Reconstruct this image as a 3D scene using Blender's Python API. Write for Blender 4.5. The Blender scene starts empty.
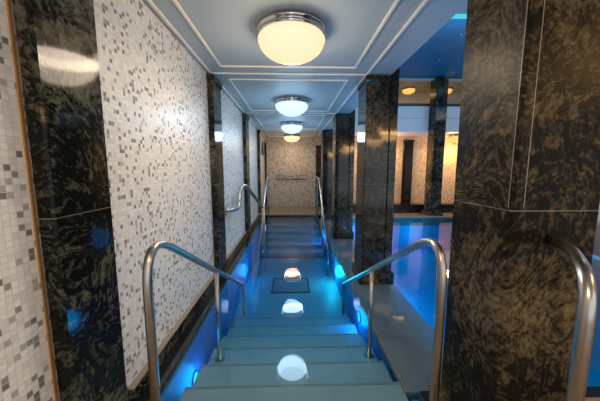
import bpy, bmesh, math, random
from mathutils import Vector, Matrix
random.seed(4)
S = bpy.context.scene
C = S.collection

# ------------------------------------------------------------------ helpers
def tag(o, label=None, cat=None, group=None, kind=None):
    if label: o['label'] = label
    if cat: o['category'] = cat
    if group: o['group'] = group
    if kind: o['kind'] = kind
    return o
def link(name, bm, mats, parent=None, smooth=False):
    me = bpy.data.meshes.new(name)
    bmesh.ops.recalc_face_normals(bm, faces=bm.faces)
    bm.to_mesh(me); bm.free()
    for m in (mats if isinstance(mats, (list, tuple)) else [mats]): me.materials.append(m)
    if smooth:
        for p in me.polygons: p.use_smooth = True
    o = bpy.data.objects.new(name, me); C.objects.link(o)
    if parent:
        o.parent = parent
        o.matrix_parent_inverse = Matrix.Translation(-Vector(parent.location))
    return o
def thing(name, loc, label, cat, group=None):
    o = bpy.data.objects.new(name, None); C.objects.link(o)
    o.location = loc; o.empty_display_size = .1
    return tag(o, label, cat, group)
def box(bm, x0, x1, y0, y1, z0, z1, bev=0, seg=1, vert_only=False):
    r = bmesh.ops.create_cube(bm, size=1)
    vs = r['verts']
    for v in vs:
        v.co = Vector((x0+(v.co.x+.5)*(x1-x0), y0+(v.co.y+.5)*(y1-y0), z0+(v.co.z+.5)*(z1-z0)))
    if bev:
        es = set(e for v in vs for e in v.link_edges)
        if vert_only: es = [e for e in es if abs(e.verts[0].co.z-e.verts[1].co.z) > 1e-4]
        bmesh.ops.bevel(bm, geom=list(es), offset=bev, segments=seg, affect='EDGES', profile=.5)
def B(*a, **k):
    bm = bmesh.new(); box(bm, *a, **k); return bm
def fillet(pts, r, n=8):
    P = [Vector(p) for p in pts]; out = [P[0]]
    for i in range(1, len(P)-1):
        a, b, c = P[i-1], P[i], P[i+1]
        rr = min(r, (a-b).length*.48, (c-b).length*.48)
        p0 = b+(a-b).normalized()*rr; p1 = b+(c-b).normalized()*rr
        for k in range(n+1):
            t = k/n
            out.append(p0*(1-t)**2+b*2*t*(1-t)+p1*t*t)
    out.append(P[-1]); return out
def tube(bm, pts, r, seg=16, fr=.0, cap=True):
    P = fillet(pts, fr) if fr else [Vector(p) for p in pts]
    rings = []; N = None
    for i, p in enumerate(P):
        t = (P[min(i+1, len(P)-1)]-P[max(i-1, 0)]).normalized()
        if N is None:
            N = t.cross(Vector((0, 0, 1)))
            if N.length < .05: N = t.cross(Vector((1, 0, 0)))
        N = (N-t*N.dot(t)).normalized(); Bn = t.cross(N)
        rings.append([bm.verts.new(p+N*math.cos(2*math.pi*k/seg)*r+Bn*math.sin(2*math.pi*k/seg)*r) for k in range(seg)])
    for a, b in zip(rings, rings[1:]):
        for k in range(seg): bm.faces.new((a[k], a[(k+1) % seg], b[(k+1) % seg], b[k]))
    if cap: bm.faces.new(rings[0]); bm.faces.new(rings[-1])
def T(pts, r, **k):
    bm = bmesh.new(); tube(bm, pts, r, **k); return bm
def lathe(bm, prof, c=(0, 0, 0), seg=64):
    rings = []
    for r, z in prof:
        if r < 1e-5: rings.append([bm.verts.new((c[0], c[1], c[2]+z))])
        else: rings.append([bm.verts.new((c[0]+r*math.cos(2*math.pi*k/seg), c[1]+r*math.sin(2*math.pi*k/seg), c[2]+z)) for k in range(seg)])
    for a, b in zip(rings, rings[1:]):
        for k in range(seg):
            k2 = (k+1) % seg
            f = [a[k % len(a)], a[k2 % len(a)], b[k2 % len(b)], b[k % len(b)]]
            f = list(dict.fromkeys(f))
            if len(f) > 2: bm.faces.new(f)

# ------------------------------------------------------------------ materials
def mat(name):
    m = bpy.data.materials.new(name); m.use_nodes = True
    nt = m.node_tree; nt.nodes.clear()
    out = nt.nodes.new('ShaderNodeOutputMaterial')
    return m, nt, out
def nn(nt, t, **k):
    n = nt.nodes.new(t)
    for a, b in k.items(): setattr(n, a, b)
    return n
def mth(nt, op, a, b=None, c=None):
    n = nn(nt, 'ShaderNodeMath', operation=op)
    for i, v in enumerate((a, b, c)):
        if v is None: continue
        if isinstance(v, (int, float)): n.inputs[i].default_value = v
        else: nt.links.new(v, n.inputs[i])
    return n.outputs[0]
def ramp(nt, fac, stops, const=False):
    r = nn(nt, 'ShaderNodeValToRGB')
    if const: r.color_ramp.interpolation = 'CONSTANT'
    while len(r.color_ramp.elements) < len(stops): r.color_ramp.elements.new(.5)
    for e, (p, c) in zip(r.color_ramp.elements, stops):
        e.position = p; e.color = (*c, 1)
    nt.links.new(fac, r.inputs[0]); return r.outputs[0]
def mixc(nt, f, a, b, mode='MIX'):
    n = nn(nt, 'ShaderNodeMix', data_type='RGBA', blend_type=mode)
    for s, v in ((0, f), (6, a), (7, b)):
        if isinstance(v, (int, float)): n.inputs[s].default_value = v
        elif isinstance(v, tuple): n.inputs[s].default_value = (*v, 1)
        else: nt.links.new(v, n.inputs[s])
    return n.outputs[2]
def bsdf(nt, out, col, rough=.5, metal=0, spec=.5, ior=1.5, normal=None):
    b = nn(nt, 'ShaderNodeBsdfPrincipled')
    if isinstance(col, tuple): b.inputs['Base Color'].default_value = (*col, 1)
    else: nt.links.new(col, b.inputs['Base Color'])
    if isinstance(rough, (int, float)): b.inputs['Roughness'].default_value = rough
    else: nt.links.new(rough, b.inputs['Roughness'])
    b.inputs['Metallic'].default_value = metal
    b.inputs['Specular IOR Level'].default_value = spec
    b.inputs['IOR'].default_value = ior
    if normal: nt.links.new(normal, b.inputs['Normal'])
    nt.links.new(b.outputs[0], out.inputs[0]); return b
def noise(nt, vec, scale, detail=3, rough=.5, dist=0.):
    n = nn(nt, 'ShaderNodeTexNoise'); nt.links.new(vec, n.inputs['Vector'])
    n.inputs['Scale'].default_value = scale; n.inputs['Detail'].default_value = detail
    n.inputs['Roughness'].default_value = rough; n.inputs['Distortion'].default_value = dist
    return n.outputs[0]
def bump(nt, h, s, d=.01):
    n = nn(nt, 'ShaderNodeBump'); n.inputs['Strength'].default_value = s; n.inputs['Distance'].default_value = d
    nt.links.new(h, n.inputs['Height']); return n.outputs[0]
def pos(nt): return nn(nt, 'ShaderNodeNewGeometry').outputs['Position']

def plain(name, col, rough=.5, metal=0, var=.08, scale=3, spec=.5):
    m, nt, out = mat(name)
    n = noise(nt, pos(nt), scale, 4)
    c = ramp(nt, n, [(.3, tuple(x*(1-var) for x in col)), (.7, tuple(min(1, x*(1+var)) for x in col))])
    bsdf(nt, out, c, rough, metal, spec); return m

def mosaic(name, ax, size=.0245, light=(.80, .77, .73), tint=(1, 1, 1), share=.83):
    m, nt, out = mat(name)
    sp = nn(nt, 'ShaderNodeSeparateXYZ'); nt.links.new(pos(nt), sp.inputs[0])
    u = mth(nt, 'DIVIDE', sp.outputs['XYZ'.index(ax[0])], size); v = mth(nt, 'DIVIDE', sp.outputs['XYZ'.index(ax[1])], size)
    cb = nn(nt, 'ShaderNodeCombineXYZ')
    nt.links.new(mth(nt, 'FLOOR', u), cb.inputs[0]); nt.links.new(mth(nt, 'FLOOR', v), cb.inputs[1])
    w = nn(nt, 'ShaderNodeTexWhiteNoise', noise_dimensions='2D'); nt.links.new(cb.outputs[0], w.inputs['Vector'])
    L = light
    f = lambda k: tuple(L[i]*k*tint[i] for i in range(3))
    c = ramp(nt, w.outputs['Value'], [(0, f(.86)), (.15, f(.93)), (.38, f(.98)), (.66, f(1.05)), (share, f(.52)), (share+.05, f(.36)), (share+.11, f(.24))], True)
    du = mth(nt, 'ABSOLUTE', mth(nt, 'SUBTRACT', mth(nt, 'FRACT', u), .5)); dv = mth(nt, 'ABSOLUTE', mth(nt, 'SUBTRACT', mth(nt, 'FRACT', v), .5))
    g = mth(nt, 'GREATER_THAN', mth(nt, 'MAXIMUM', du, dv), .45)
    col = mixc(nt, g, c, f(.78))
    r = mth(nt, 'MULTIPLY_ADD', w.outputs['Value'], .15, .28)
    bsdf(nt, out, col, r, spec=.3, normal=bump(nt, mth(nt, 'SUBTRACT', 1., g), .3, .002)); return m

def granite(name, dark, mid, lite, rough=.12, vein=1.0, spec=.35):
    m, nt, out = mat(name)
    mp = nn(nt, 'ShaderNodeMapping'); nt.links.new(pos(nt), mp.inputs[0])
    mp.inputs['Rotation'].default_value = (.12, .15, .80)
    P = mp.outputs[0]
    big = noise(nt, P, 2.0, 3, .55, .8)
    sw = noise(nt, P, 2.6, 5, .58, 1.0)
    con = mth(nt, 'MULTIPLY', mth(nt, 'PINGPONG', mth(nt, 'MULTIPLY', sw, 12), .5), 2)
    blot = noise(nt, P, 8, 7, .66, 2.0)
    fine = noise(nt, P, 48, 3, .7, .8)
    s = mth(nt, 'MULTIPLY', mth(nt, 'SUBTRACT', con, .5), .34*vein)
    s = mth(nt, 'ADD', s, mth(nt, 'MULTIPLY', mth(nt, 'SUBTRACT', blot, .5), .85))
    s = mth(nt, 'ADD', s, mth(nt, 'MULTIPLY', mth(nt, 'SUBTRACT', fine, .5), .9))
    s = mth(nt, 'ADD', s, mth(nt, 'MULTIPLY', mth(nt, 'SUBTRACT', big, .5), 1.1))
    s = mth(nt, 'ADD', s, .42)
    c = ramp(nt, s, [(.30, dark), (.44, tuple((a*.65+b*.35) for a, b in zip(dark, mid))), (.60, mid), (1.0, lite)])
    r = mth(nt, 'MULTIPLY_ADD', fine, .08, rough-.04)
    bsdf(nt, out, c, r, spec=spec, ior=1.5); return m

M = {}
M['mosYZ'] = mosaic('mosaic_wall_side', 'YZ')
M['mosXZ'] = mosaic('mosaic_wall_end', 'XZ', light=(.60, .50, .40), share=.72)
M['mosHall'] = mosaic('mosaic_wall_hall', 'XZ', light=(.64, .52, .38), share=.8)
M['granite'] = granite('dark_green_granite', (.006, .007, .006), (.095, .090, .064), (.20, .185, .13), rough=.08, spec=.13)
M['granite_d'] = granite('honed_green_granite', (.008, .008, .007), (.050, .045, .032), (.13, .11, .075), rough=.07, spec=.4)
M['granite_b'] = granite('dark_brown_granite', (.008, .007, .005), (.085, .062, .034), (.22, .165, .09), rough=.38, vein=.9, spec=.08)
M['black'] = plain('black_stone', (.012, .011, .010), .12)
M['joint'] = plain('stone_joint', (.30, .27, .22), .5)
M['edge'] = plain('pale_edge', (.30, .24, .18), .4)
M['brass'] = plain('brass_trim', (.55, .30, .12), .35, .6)
M['ceil'] = plain('ceiling_paint', (.44, .49, .51), .55, var=.02)  # blue cast of the light tinted slightly into the paint colour
M['mould'] = plain('moulding_paint', (.98, .86, .72), .5, var=.02)
M['steel'] = plain('brushed_steel', (.50, .46, .42), .28, 1, var=.05, scale=20)
M['chrome'] = plain('chrome', (.6, .6, .6), .08, 1, var=.02)
M['landing'] = plain('landing_stone', (.22, .16, .10), .22, var=.2, scale=6)
M['poolstone'] = plain('pool_stone', (.22, .33, .38), .45, var=.08, scale=4)
M['nosing'] = plain('stair_nosing', (.16, .24, .25), .4)
M['ledge'] = plain('ledge_stone', (.17, .20, .23), .3, var=.06, scale=8)
M['poolblue'] = plain('pool_tile_blue', (.08, .58, .66), .4, var=.06, scale=2)
M['chanblue'] = plain('channel_tile_blue', (.03, .26, .60), .4, var=.06, scale=2)
M['white'] = plain('white_panel', (.72, .74, .78), .4, var=.02)
M['gallery'] = plain('gallery_paint', (.55, .47, .36), .6, var=.05)
M['bluecloth'] = plain('dark_blue_panel', (.01, .05, .12), .6)
M['dark'] = plain('dark_metal', (.02, .02, .02), .35)

m, nt, out = mat('star_ceiling')
vo = nn(nt, 'ShaderNodeTexVoronoi'); nt.links.new(pos(nt), vo.inputs['Vector']); vo.inputs['Scale'].default_value = 3.6
star = mth(nt, 'LESS_THAN', vo.outputs['Distance'], .055)
b = bsdf(nt, out, (.002, .17, .30), .6)
b.inputs['Emission Color'].default_value = (.8, .9, 1, 1)
nt.links.new(mth(nt, 'MULTIPLY', star, .8), b.inputs['Emission Strength'])
M['star'] = m

def emit(name, col, s):
    m, nt, out = mat(name)
    e = nn(nt, 'ShaderNodeEmission'); e.inputs[0].default_value = (*col, 1); e.inputs[1].default_value = s
    nt.links.new(e.outputs[0], out.inputs[0]); return m
def globe_mat(name, col, s, edge):
    m, nt, out = mat(name)
    lw = nn(nt, 'ShaderNodeLayerWeight'); lw.inputs[0].default_value = .35
    b = bsdf(nt, out, (.02, .02, .02), .25, spec=.1)
    c = mixc(nt, lw.outputs['Facing'], col, edge)
    nt.links.new(c, b.inputs['Emission Color']); b.inputs['Emission Strength'].default_value = s
    return m
M['globe_warm'] = globe_mat('opal_glass_warm', (1, .79, .52), .9, (1, .62, .30))
M['globe_cool'] = globe_mat('opal_glass_cool', (.70, .84, 1), .95, (.45, .68, 1))
M['globe_amber'] = globe_mat('opal_glass_amber', (1, .52, .12), 1.1, (1, .38, .05))
M['led_blue'] = emit('blue_led', (.02, .40, 1), 1.5)
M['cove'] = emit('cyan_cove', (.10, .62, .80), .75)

m, nt, out = mat('pool_water')
fr = nn(nt, 'ShaderNodeFresnel'); fr.inputs[0].default_value = 1.33
nz = noise(nt, pos(nt), 2.0, 2, .5, .3)
bp = bump(nt, nz, .10, .03)
nt.links.new(bp, fr.inputs['Normal'])
gl = nn(nt, 'ShaderNodeBsdfGlossy'); gl.inputs['Roughness'].default_value = .02; nt.links.new(bp, gl.inputs['Normal'])
tr = nn(nt, 'ShaderNodeBsdfTransparent'); tr.inputs[0].default_value = (.95, .98, 1, 1)
mx = nn(nt, 'ShaderNodeMixShader')
nt.links.new(fr.outputs[0], mx.inputs[0]); nt.links.new(tr.outputs[0], mx.inputs[1]); nt.links.new(gl.outputs[0], mx.inputs[2])
nt.links.new(mx.outputs[0], out.inputs[0])
va = nn(nt, 'ShaderNodeVolumeAbsorption'); va.inputs[0].default_value = (.04, .72, .86, 1); va.inputs[1].default_value = 1.0
nt.links.new(va.outputs[0], out.inputs[1]); M['water'] = m
m, nt, out = mat('pool_water_side')
tr = nn(nt, 'ShaderNodeBsdfTransparent'); nt.links.new(tr.outputs[0], out.inputs[0])
va = nn(nt, 'ShaderNodeVolumeAbsorption'); va.inputs[0].default_value = (.04, .72, .86, 1); va.inputs[1].default_value = 1.0
nt.links.new(va.outputs[0], out.inputs[1]); M['water_side'] = m

m, nt, out = mat('clear_glass')
fr = nn(nt, 'ShaderNodeFresnel'); gl = nn(nt, 'ShaderNodeBsdfGlossy'); gl.inputs['Roughness'].default_value = .02
tr = nn(nt, 'ShaderNodeBsdfTransparent'); tr.inputs[0].default_value = (.9, .95, .95, 1)
mx = nn(nt, 'ShaderNodeMixShader')
nt.links.new(fr.outputs[0], mx.inputs[0]); nt.links.new(tr.outputs[0], mx.inputs[1]); nt.links.new(gl.outputs[0], mx.inputs[2])
nt.links.new(mx.outputs[0], out.inputs[0]); M['glass'] = m

# ------------------------------------------------------------------ dimensions
ZC = 2.55; YB = 9.85; XL = -1.0; XE = 1.2; ZH = 3.98; XR = 8.2; YH = 9.3; ZF = -.68
bays = [1.05+2.25*k for k in range(4)]
def st(name, bm, m): return tag(link(name, bm, m), kind='structure')

# setting
st('wall_left', B(XL-.15, XL, -3, YB+.15, -.7, ZC), M['mosYZ'])
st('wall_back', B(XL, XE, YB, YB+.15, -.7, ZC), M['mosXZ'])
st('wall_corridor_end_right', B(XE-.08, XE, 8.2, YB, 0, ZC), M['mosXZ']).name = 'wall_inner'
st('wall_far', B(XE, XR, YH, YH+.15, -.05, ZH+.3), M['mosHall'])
st('wall_right', B(XR, XR+.15, -3, YH+.15, -.9, ZH+.3), M['white'])
st('wall_upper', B(XE-.08, XE, -3, YH, ZC+.1, ZH+.3), M['white'])
bm = bmesh.new(); box(bm, XL-.15, XE, -3, YB+.15, ZC, ZC+.1); box(bm, XE, XR, -3, .8, ZC, ZC+.1)
st('ceiling', bm, M['ceil'])
bm = bmesh.new(); box(bm, XE, XR, .8, 4.75, ZH, ZH+.1); st('ceiling_hall', bm, M['ceil'])
st('ceiling_stars', B(XE, XR, 4.75, 8.0, ZH+.06, ZH+.14), M['star'])
st('ceiling_fascia', B(XE, XR, .72, .8, ZC+.1, ZH+.1), M['ceil'])
bm = bmesh.new(); box(bm, XL, .78, -3, 1.3, -.25, .03); box(bm, .78, XR, -3, 1.42, -.25, .03)
st('floor', bm, M['landing'])
bm = bmesh.new(); box(bm, XL, 1.32, 7.95, YB, -.25, .03); box(bm, 1.32, XR, 7.65, YH, -.25, .03)
st('floor_far', bm, M['landing'])
bm = bmesh.new(); box(bm, -.84, .8, 1.2, 8.0, ZF-.1, ZF); st('floor_channel', bm, M['poolstone'])
bm = bmesh.new()
box(bm, .8, XR, 1.2, 8.0, -1.1, -1.0)
box(bm, 1.32, XR, 7.65, 7.75, -1.0, -.25); box(bm, 1.32, XR, 1.32, 1.42, -1.0, -.25)
st('floor_pool', bm, M['poolblue'])
st('trim_1', B(.8, XR, 1.42, 1.50, -.25, .035, bev=.006), M['black'])
st('trim_2', B(XL, XE, 7.885, 7.95, -.06, .034, bev=.006), M['black'])
st('trim_3', B(1.32, XR, 7.60, 7.65, -.25, .034, bev=.006), M['edge'])
# side walls of the channel
bm = bmesh.new(); box(bm, XL, -.84, 1.2, 7.95, ZF, -.04); st('wall_channel_left', bm, M['chanblue'])
bm = bmesh.new(); box(bm, .80, 1.30, 1.50, 7.95, -1.0, -.12); st('wall_channel_right', bm, M['chanblue'])

# baseboard and kerb along left wall
st('baseboard_left', B(XL, -.965, 1.48, 7.8, .0, .10, bev=.004), M['granite'])
st('trim_4', B(XL, -.958, 1.48, 7.8, .10, .112, bev=.003), M['edge'])
st('trim_5', B(XL, -.85, 1.3, 7.885, -.04, .005, bev=.01), M['black'])
st('trim_6', B(XL-.002, -.993, 1.035, 1.046, .03, ZC), M['brass'])

# mouldings on the ceiling, one frame per bay
n = 7
for y in bays:
    y1 = min(y+2.25, YB-.08)
    bm = bmesh.new(); w = .021; z0 = ZC-.012
    a, b_, c, d = -.79, .72, y+.21, y1-.22
    box(bm, a, b_, c, c+w, z0, ZC); box(bm, a, b_, d, d+w, z0, ZC)
    box(bm, a, a+w, c+w, d, z0, ZC); box(bm, b_-w, b_, c+w, d, z0, ZC)
    st('trim_%d' % n, bm, M['mould']); n += 1
    st('trim_%d' % n, B(-.94, .9, y, y+.022, z0, ZC), M['mould']); n += 1
st('trim_%d' % n, B(-.96, -.94, -1, YB, ZC-.014, ZC), M['mould']); n += 1
st('trim_%d' % n, B(.89, .91, -1, YB, ZC-.014, ZC), M['mould']); n += 1
# frame of bay above the landing (behind the photographer, seen in reflections)

# ledge on the right with submerged top
t = thing('submerged_ledge', (1.05, 1.5, -.12), 'long grey stone ledge just under the water, carrying the right row of granite columns', 'ledge')
link('slab', B(.78, 1.33, 1.60, 7.88, -.119, -.075, bev=.008), M['ledge'], t)
link('nosing', B(.765, .78, 1.60, 7.88, -.115, -.07, bev=.003), M['edge'], t)['label'] = 'pale stone edge strip'

# ------------------------------------------------------------------ submerged stairs
t = thing('pool_stairs', (0, 1.3, ZF), 'broad flight of pale stone steps going down into the water nearest the viewer', 'stairs', 'underwater stairs')
for k in range(6):
    y1 = 1.70+.33*k; z = -.085-.095*k
    link('step', B(-.75, .765, 1.3, y1, max(ZF, z-.093), z, bev=.006), M['poolstone'], t)
    link('nosing', B(-.75, .765, y1-.018, y1+.004, z-.02, z+.003, bev=.002), M['nosing'], t)['label'] = 'darker ribbed nosing strip'
t = thing('pool_stairs', (0, 7.88, ZF), 'flight of pale stone steps rising out of the water to the far landing', 'stairs', 'underwater stairs')
for k in range(6):
    y0 = 7.85-.35*(k+1)+.35; z = -.12-.09*k
    link('step', B(-.75, .765, y0, 7.884, max(ZF, z-.088), z, bev=.006), M['poolstone'], t)
    link('nosing', B(-.75, .765, y0-.004, y0+.025, z-.02, z+.003, bev=.002), M['nosing'], t)['label'] = 'darker ribbed nosing strip'

# water
bm = B(-.855, XR-.002, 1.305, 7.884, -1.05, 0)
for f in bm.faces: f.material_index = 0 if f.normal.z > .5 else 1
tag(link('pool_water', bm, [M['water'], M['water_side']]), 'clear still turquoise and blue water filling the pool', 'water', kind='stuff')

# drain
t = thing('floor_drain', (-.03, 4.6, ZF), 'square drain grate set in the floor of the channel between the two stairs', 'drain')
bm = bmesh.new(); w = .02; z0, z1 = ZF, ZF+.012
for q in ((-.36, .30, 4.30, 4.32), (-.36, .30, 4.88, 4.90), (-.36, -.34, 4.32, 4.88), (.28, .30, 4.32, 4.88)): box(bm, *q, z0, z1)
link('frame', bm, M['dark'], t)
bm = bmesh.new()
for k in range(14): box(bm, -.33, .27, 4.335+.04*k, 4.350+.04*k, z0, z1-.003)
link('grille', bm, M['poolstone'], t)

# ------------------------------------------------------------------ columns
def column(y0, label, m, zj=1.236):
    t = thing('granite_column', (1.1, y0+.2, -.07), label, 'column', 'columns on the right of the channel')
    zb = -.075; xs, zp = (1.285, 2.48) if y0 < 2 else (1.2, .08)
    link('shaft', B(.9, xs, y0, y0+.4, .08, zj-.004, bev=.012, vert_only=True), m, t)
    link('shaft', B(.9, xs, y0, y0+.4, zj, 2.47, bev=.012, vert_only=True), m, t)
    link('joint', B(.903, xs-.003, y0+.003, y0+.397, zj-.004, zj), M['joint'], t)
    link('pier', B(1.205, 1.30, y0+.01, y0+.39, zp, ZH, bev=.006, vert_only=True), m, t)
    link('capital', B(.885, 1.2, y0-.015, y0+.415, 2.47, ZC-.0145, bev=.008), m, t)
    link('plinth', B(.875, 1.325, y0-.03, y0+.43, zb, .08, bev=.008), m, t)
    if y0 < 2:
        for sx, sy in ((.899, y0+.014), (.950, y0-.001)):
            link('glint_strip', B(sx, sx+.003, sy, sy+.003, 1.27, 2.46), M['edge'], t)['label'] = 'thin pale vertical strip made as a lamp highlight at the corner'  # lamp highlights along the corner, built as thin pale strips
    return t
column(1.05, 'massive dark granite column at right, nearest the viewer, filling the picture height', M['granite_b'], 1.258)
column(3.30, 'dark granite column standing in the water behind the near right handrail', M['granite_d'])
column(5.55, 'granite column standing in the water, second from the far landing on the right', M['granite_d'])
column(7.80, 'slim looking granite column at the right edge of the far landing', M['granite_d'])
def pilaster(y0, label, m, w=.36):
    t = thing('granite_pilaster', (-.965, y0+.2, .0), label, 'pilaster', 'pilasters on the left wall')
    link('shaft', B(XL+.001, -.93, y0, y0+w, .114, 1.232, bev=.008, vert_only=True), m, t)
    link('shaft', B(XL+.001, -.93, y0, y0+w, 1.236, 2.46, bev=.008, vert_only=True), m, t)
    link('joint', B(XL+.001, -.933, y0+.003, y0+w-.003, 1.232, 1.236), M['joint'], t)
    link('capital', B(XL+.001, -.91, y0-.02, y0+w+.02, 2.46, ZC-.0145, bev=.008), m, t)
    return t
pl = ['polished dark granite pilaster on the left wall, nearest the viewer, mirroring a lamp',
      'dark granite pilaster on the left wall, second from the viewer',
      'narrow dark pilaster on the left wall beside the wall bracket handrail',
      'dark pilaster on the left wall at the edge of the far landing']
for y, l in zip(bays, pl): 
    pilaster(y, l, M['granite'], .335 if y < 2 else .36 if y < 7 else .16)
# near pilaster foot reaches the landing
t = thing('end_pilaster', (1.0, YB-.04, .03), 'thin dark pilaster on the far end wall, right of the wall bar', 'pilaster')
link('shaft', B(.88, 1.06, YB-.07, YB, .03, 2.2, bev=.006), M['granite_b'], t)
link('capital', B(.86, 1.08, YB-.09, YB, 2.2, 2.26, bev=.006), M['granite_b'], t)
t = thing('corner_post', (-.96, YB-.06, .03), 'thin dark brown corner post where left wall meets far wall', 'post')
link('post', B(-.99, -.93, YB-.07, YB, .03, 2.36, bev=.005), M['granite_b'], t)

# hall column and wall pilasters
t = thing('hall_column', (4.28, 7.9, 0), 'tall dark column at the far edge of the big pool, rising in front of the white balcony', 'column')
link('shaft', B(4.12, 4.45, 7.72, 8.1, .13, ZH, bev=.01, vert_only=True), M['granite'], t)
link('plinth', B(4.06, 4.51, 7.66, 8.16, .03, .13, bev=.01), M['granite'], t)
for x0, x1, l in ((3.88, 4.22, 'dark pilaster on the tan mosaic wall under the balcony, left of tall column'),
                  (4.86, 5.02, 'slim dark pilaster on the tan mosaic wall directly behind the tall column')):
    t = thing('wall_pilaster', ((x0+x1)/2, YH-.04, .03), l, 'pilaster', 'pilasters under the balcony')
    link('shaft', B(x0, x1, YH-.07, YH, .03, 2.34, bev=.006), M['black'] if x0 < 4 else M['granite'], t)
    link('capital', B(x0-.02, x1+.02, YH-.09, YH, 2.34, 2.42, bev=.006), M['granite'], t)
# bench
t = thing('stone_bench', (4.5, 8.42, .03), 'long low black stone bench along the far side of the big pool', 'bench')
link('seat', B(1.5, 8.0, 8.22, 8.66, .24, .30, bev=.008), M['black'], t)
link('base', B(1.55, 7.95, 8.26, 8.62, .03, .24), M['black'], t)

# balcony: parapet, black rail, glass
t = thing('balcony', (4.5, 8.2, 2.53), 'white balcony with a black handrail and glass band above the far poolside', 'balcony')
link('slab', B(XE, XR, 8.14, YH, 2.53, 2.62), M['white'], t)
link('parapet', B(XE, XR, 8.10, 8.14, 2.94, 3.28, bev=.004), M['white'], t)
link('parapet', B(XE, XR, 8.10, 8.14, 2.53, 2.93, bev=.004), M['white'], t)
link('rail', B(XE, XR, 8.08, 8.18, 3.28, 3.36, bev=.01), M['dark'], t)
link('glass_pane', B(XE, XR, 8.115, 8.125, 3.36, ZH), M['glass'], t)
link('post', B(4.0+.60, 4.66, 8.5, 8.56, 2.62, ZH), M['dark'], t)
st('ceiling_gallery', B(XE, XR, 8.0, YH, ZH, ZH+.1), M['gallery'])
st('wall_gallery', B(XE, XR, YH-.03, YH, 2.62, ZH), M['gallery'])
st('trim_20', B(XE, XR, 4.66, 4.75, ZH-.03, ZH), M['cove'])

# blue pointed panel on left wall
bm = bmesh.new()
pts = [(8.85, 1.88), (9.35, 1.88), (9.35, 2.05), (9.10, 2.34), (8.85, 2.05)]
f0 = [bm.verts.new((-1.0, y, z)) for y, z in pts]; f1 = [bm.verts.new((-.975, y, z)) for y, z in pts]
bm.faces.new(f0); bm.faces.new(f1)
for i in range(5): bm.faces.new((f0[i], f0[(i+1) % 5], f1[(i+1) % 5], f1[i]))
tag(link('wall_panel', bm, M['bluecloth']), 'small dark blue pointed panel high on the left wall by the far landing', 'wall panel')

# ------------------------------------------------------------------ handrails
R_ = .021
def near_rail(x, label, foot=ZF):
    t = thing('handrail', (x, 1.17, .0), label, 'handrail', 'steel handrails into the water')
    end = (x, 3.42, -.13)
    link('rail', T([(x, 1.165, -.0 if False else .03), (x, 1.165, 1.15), end], R_, fr=.27), M['steel'], t, True)
    link('post', T([(x, 2.22, -.275), (x, 2.22, .55)], .018), M['steel'], t, True)
    link('end_post', T([(x, 3.42, -.56), (x, 3.42, -.12)], .018), M['steel'], t, True)
    for yy, zz in ((1.165, .03), (2.22, -.275)):
        bm = bmesh.new(); lathe(bm, [(0, .006), (.045, .006), (.045, 0), (0, 0)], (x, yy, zz), 32)
        link('base_flange', bm, M['steel'], t)
near_rail(-.655, 'steel handrail descending into the water at the left of the near steps')
near_rail(.70, 'steel handrail descending into the water at the right of the near steps, beside big column')
def far_rail(x, label):
    t = thing('handrail', (x, 7.3, .0), label, 'handrail', 'steel handrails into the water')
    link('rail', T([(x, 7.35, -.12), (x, 7.35, 1.17), (x, 6.95, 1.17), (x, 5.3, .0), (x, 5.0, -.2)], .017, fr=.12), M['steel'], t, True)
    link('post', T([(x, 6.15, -.56), (x, 6.15, .60)], .013), M['steel'], t, True)
    link('end_post', T([(x, 5.0, ZF), (x, 5.0, -.19)], .016), M['steel'], t, True)
far_rail(-.655, 'thin steel handrail rising from the water at the left of the far steps')
far_rail(.70, 'thin steel handrail rising from the water at the right of the far steps')
# wall bracket rail
t = thing('bracket_handrail', (-1.0, 4.15, .78), 'bent steel handrail fixed to the left mosaic wall halfway along the corridor', 'handrail')
link('rail', T([(-.995, 3.98, .80), (-.88, 4.18, .78), (-.865, 4.34, .86), (-.855, 4.42, 1.14), (-.80, 4.68, 1.13), (-.675, 6.0, .545)], R_+.011, fr=.13), M['steel'], t, True)
bm = bmesh.new(); lathe(bm, [(0, 0), (.06, 0), (.06, .012), (0, .012)], (0, 0, 0), 32)
bmesh.ops.transform(bm, matrix=Matrix.Translation((-1.0, 3.98, .80)) @ Matrix.Diagonal((1, .8, 1.6, 1)) @ Matrix.Rotation(math.pi/2, 4, 'Y'), verts=bm.verts)
link('wall_flange', bm, M['steel'], t)
# column mounted rail on the right of the camera
t = thing('post_handrail', (.86, .72, .03), 'curved steel handrail in the right foreground in front of the big column', 'handrail')
link('rail', T([(1.085, 1.055, 1.135), (1.01, .90, 1.14), (.855, .70, 1.11), (.855, .70, .03)], .020, fr=.13), M['steel'], t, True)
bm = bmesh.new(); lathe(bm, [(0, .006), (.045, .006), (.045, 0), (0, 0)], (.855, .70, .03), 32)
link('base_flange', bm, M['steel'], t)
# short curved rail by the far column
t = thing('short_handrail', (.88, 7.85, 1.15), 'short curved steel rail arm on the far right column beside the landing', 'handrail')
link('rail', T([(.89, 7.82, 1.05), (.80, 7.70, 1.15), (.66, 7.55, 1.20)], .018, fr=.1), M['steel'], t, True)
# bar on far wall
t = thing('wall_bar', (-.03, YB-.06, 1.15), 'thin horizontal steel bar fixed across the far mosaic wall, its shadow made as a dark lower bar', 'wall bar')
link('bar', T([(-.60, YB-.07, 1.17), (.54, YB-.07, 1.17)], .015), M['steel'], t, True)
for x in (-.55, -.03, .49): link('bracket', T([(x, YB, 1.11), (x, YB-.07, 1.11), (x, YB-.07, 1.17)], .009, fr=.02), M['steel'], t, True)
link('bar', T([(-.60, YB-.05, 1.03), (.54, YB-.05, 1.03)], .010), M['dark'], t, True)  # shadow of the bar on the wall, built as a thin dark bar

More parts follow.
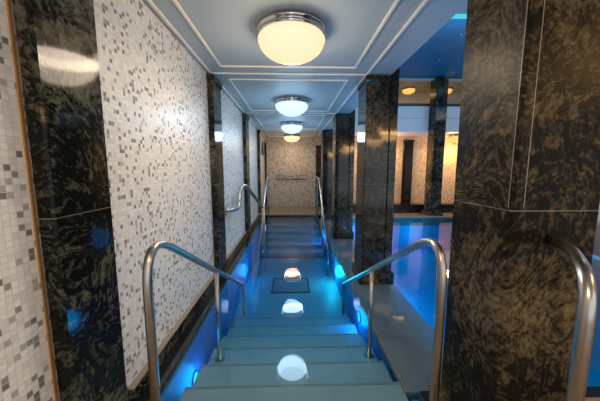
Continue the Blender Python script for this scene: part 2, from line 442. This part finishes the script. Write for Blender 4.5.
# ------------------------------------------------------------------ lamps
def lamp(x, y, z, gm, label, group, r=.275, power=0, col=(1, 1, 1)):
    t = thing('ceiling_light', (x, y, z), label, 'ceiling light', group)
    s = r/.275
    bm = bmesh.new()
    lathe(bm, [(0, 0), (.262*s, 0), (.278*s, -.008*s), (.283*s, -.022*s), (.276*s, -.036*s), (.266*s, -.040*s), (.270*s, -.052*s), (.272*s, -.064*s), (.262*s, -.072*s), (.250*s, -.07*s), (0, -.06*s)], (x, y, z))
    link('ring', bm, M['chrome'], t, True)
    bm = bmesh.new()
    prof = [(.256*s, -.066*s)]+[(.272*s*math.cos(a), -.085*s-.165*s*math.sin(a)) for a in [i*math.pi/2/16 for i in range(17)]]
    prof[-1] = (0, prof[-1][1])
    lathe(bm, prof, (x, y, z))
    link('globe', bm, gm, t, True)
    if power:
        L = bpy.data.lights.new('lamp_bulb', 'POINT'); L.shadow_soft_size = .288*s; L.energy = power*1.15; L.color = col
        o = bpy.data.objects.new('lamp_bulb', L); C.objects.link(o); o.location = (x, y, z-.165*s)
        L = bpy.data.lights.new('lamp_diffuser', 'AREA'); L.shape = 'DISK'; L.size = .53*s; L.energy = power*.42; L.color = col
        o = bpy.data.objects.new('lamp_diffuser', L); C.objects.link(o); o.location = (x, y, z-.258*s)
g = 'round opal lights along the corridor ceiling'
W = (1, .82, .62); K = (.50, .76, 1)
lamp(.0, 2.30, ZC, M['globe_warm'], 'large round warm opal ceiling light, nearest the viewer', g, power=30, col=W)
lamp(.0, 4.55, ZC, M['globe_cool'], 'round cool white ceiling light, second along the corridor', g, power=24, col=K)
lamp(.0, 6.80, ZC, M['globe_cool'], 'small looking cool white ceiling light, third along the corridor', g, power=26, col=K)
lamp(.0, 9.05, ZC, M['globe_warm'], 'round warm ceiling light above the far landing, furthest along the corridor', g, power=18, col=(1, .72, .45))
lamp(0, -.4, ZC, M['globe_warm'], 'round warm ceiling light over the landing behind the viewer', 'lights over the near landing', power=22, col=W)
A = (1, .56, .20)
g = 'lights over the near landing'
lamp(2.4, .1, ZC, M['globe_amber'], 'amber ceiling light over the near landing, mirrored in the big column', g, power=26, col=A)
lamp(2.6, -1.8, ZC, M['globe_amber'], 'amber ceiling light furthest back over the near landing', g, power=14, col=A)
g = 'amber lights under the balcony'
lamp(5.45, 8.72, 2.53, M['globe_amber'], 'amber round light under the balcony, right of the tall column', g, power=70, col=A)
lamp(3.0, 8.72, 2.53, M['globe_amber'], 'amber round light under the balcony, left of the tall column', g, power=70, col=A)
g = 'amber lights in the upper gallery'
lamp(4.95, 8.75, ZH, M['globe_amber'], 'amber round light glowing in the upper gallery, right of tall column', g, r=.2, power=3, col=A)
lamp(3.75, 8.75, ZH, M['globe_amber'], 'amber round light glowing in the upper gallery, left of tall column', g, r=.2, power=3, col=A)

# underwater lights
def uw(x, y, z, side, label, power, col, soft=.12):
    t = thing('underwater_light', (x, y, z), label, 'underwater light', 'blue underwater lights')
    rot = Matrix.Rotation(side[0]*math.pi/2, 4, 'Y') if side[0] else Matrix.Rotation(-side[1]*math.pi/2, 4, 'X')
    bm = bmesh.new(); lathe(bm, [(.045, .002), (.06, .002), (.06, .014), (.045, .014), (.045, .002)], (0, 0, 0), 32)
    bmesh.ops.transform(bm, matrix=Matrix.Translation((x, y, z)) @ rot, verts=bm.verts); link('bezel', bm, M['steel'], t)
    bm = bmesh.new(); lathe(bm, [(0, .002), (.0445, .002), (.0445, .01), (0, .012)], (0, 0, 0), 32)
    bmesh.ops.transform(bm, matrix=Matrix.Translation((x, y, z)) @ rot, verts=bm.verts); link('lens', bm, M['led_blue'], t)
    L = bpy.data.lights.new('underwater_lamp', 'POINT'); L.energy = power; L.color = col; L.shadow_soft_size = soft
    o = bpy.data.objects.new('underwater_lamp', L); C.objects.link(o); o.location = (x+side[0]*max(.045, soft*1.1 if soft > .2 else 0), y+side[1]*max(.045, soft*1.1 if soft > .2 else 0), z)
BL = (0, .38, 1); TL = (.02, .68, .80)
uw(-.84, 4.7, -.42, (1, 0), 'blue underwater light in the left channel wall near the wall bracket handrail', 5, BL)
uw(-.84, 2.1, -.36, (1, 0), 'blue underwater light in the left channel wall by the near steps', 6, BL)
uw(.80, 2.95, -.33, (-1, 0), 'blue underwater light in the right channel wall by the near steps', 6, BL)
uw(.80, 6.6, -.25, (-1, 0), 'blue underwater light in the right channel wall by the far steps', 6, BL)
uw(.80, 4.6, -.42, (-1, 0), 'blue underwater light in the right channel wall facing the floor drain', 16, TL)
for x, w in ((2.2, 'further left of'), (3.6, 'just left of')):
    uw(x, 7.65, -.5, (0, -1), 'blue underwater light in the far pool wall, %s the tall column' % w, 13, (0, .46, 1), .3)
for y, w in ((2.4, 'near'), (4.6, 'middle'), (6.6, 'far')):
    uw(1.32, y, -.72, (1, 0), 'blue underwater light in the big pool wall under the stone ledge, %s one' % w, 50, (0, .48, 1), .25)

# light inside the star ceiling cove, blue wash of the hall
L = bpy.data.lights.new('cove_lamp', 'AREA'); L.shape = 'RECTANGLE'; L.size = 6.4; L.size_y = .15; L.energy = 14; L.color = (.03, .6, 1)
o = bpy.data.objects.new('cove_lamp', L); C.objects.link(o); o.location = (4.7, 4.9, 3.75); o.rotation_euler = (math.radians(120), 0, 0)
L = bpy.data.lights.new('hall_fill', 'AREA'); L.shape = 'RECTANGLE'; L.size = 5; L.size_y = .8; L.energy = 60; L.color = (1, .97, .92)  # added fill light without a fixture, brightens hall and white parapet
o = bpy.data.objects.new('hall_fill', L); C.objects.link(o); o.location = (4.7, 3.2, ZH-.05); o.rotation_euler = (math.radians(35), 0, 0)

w = bpy.data.worlds.new('world'); S.world = w; w.use_nodes = True
w.node_tree.nodes['Background'].inputs[0].default_value = (.88, .95, 1, 1); w.node_tree.nodes['Background'].inputs[1].default_value = .9  # open side behind the camera lets this background act as added soft fill

# ------------------------------------------------------------------ camera
cd = bpy.data.cameras.new('camera'); cam = bpy.data.objects.new('camera', cd); C.objects.link(cam)
F = 265.
cd.sensor_width = 36; cd.lens = F/600*36; cd.clip_start = .02
cam.location = (0, 0, 1.43)
cam.rotation_euler = (math.pi/2-math.atan(32/F), 0, -math.atan(8/F))
S.camera = cam
S.view_settings.view_transform = 'Standard'; S.view_settings.look = 'None'
S.view_settings.exposure = 0.45; S.view_settings.gamma = 1
S.cycles.use_denoising = True
S.cycles.max_bounces = 10; S.cycles.transparent_max_bounces = 12
S.cycles.sample_clamp_indirect = 4
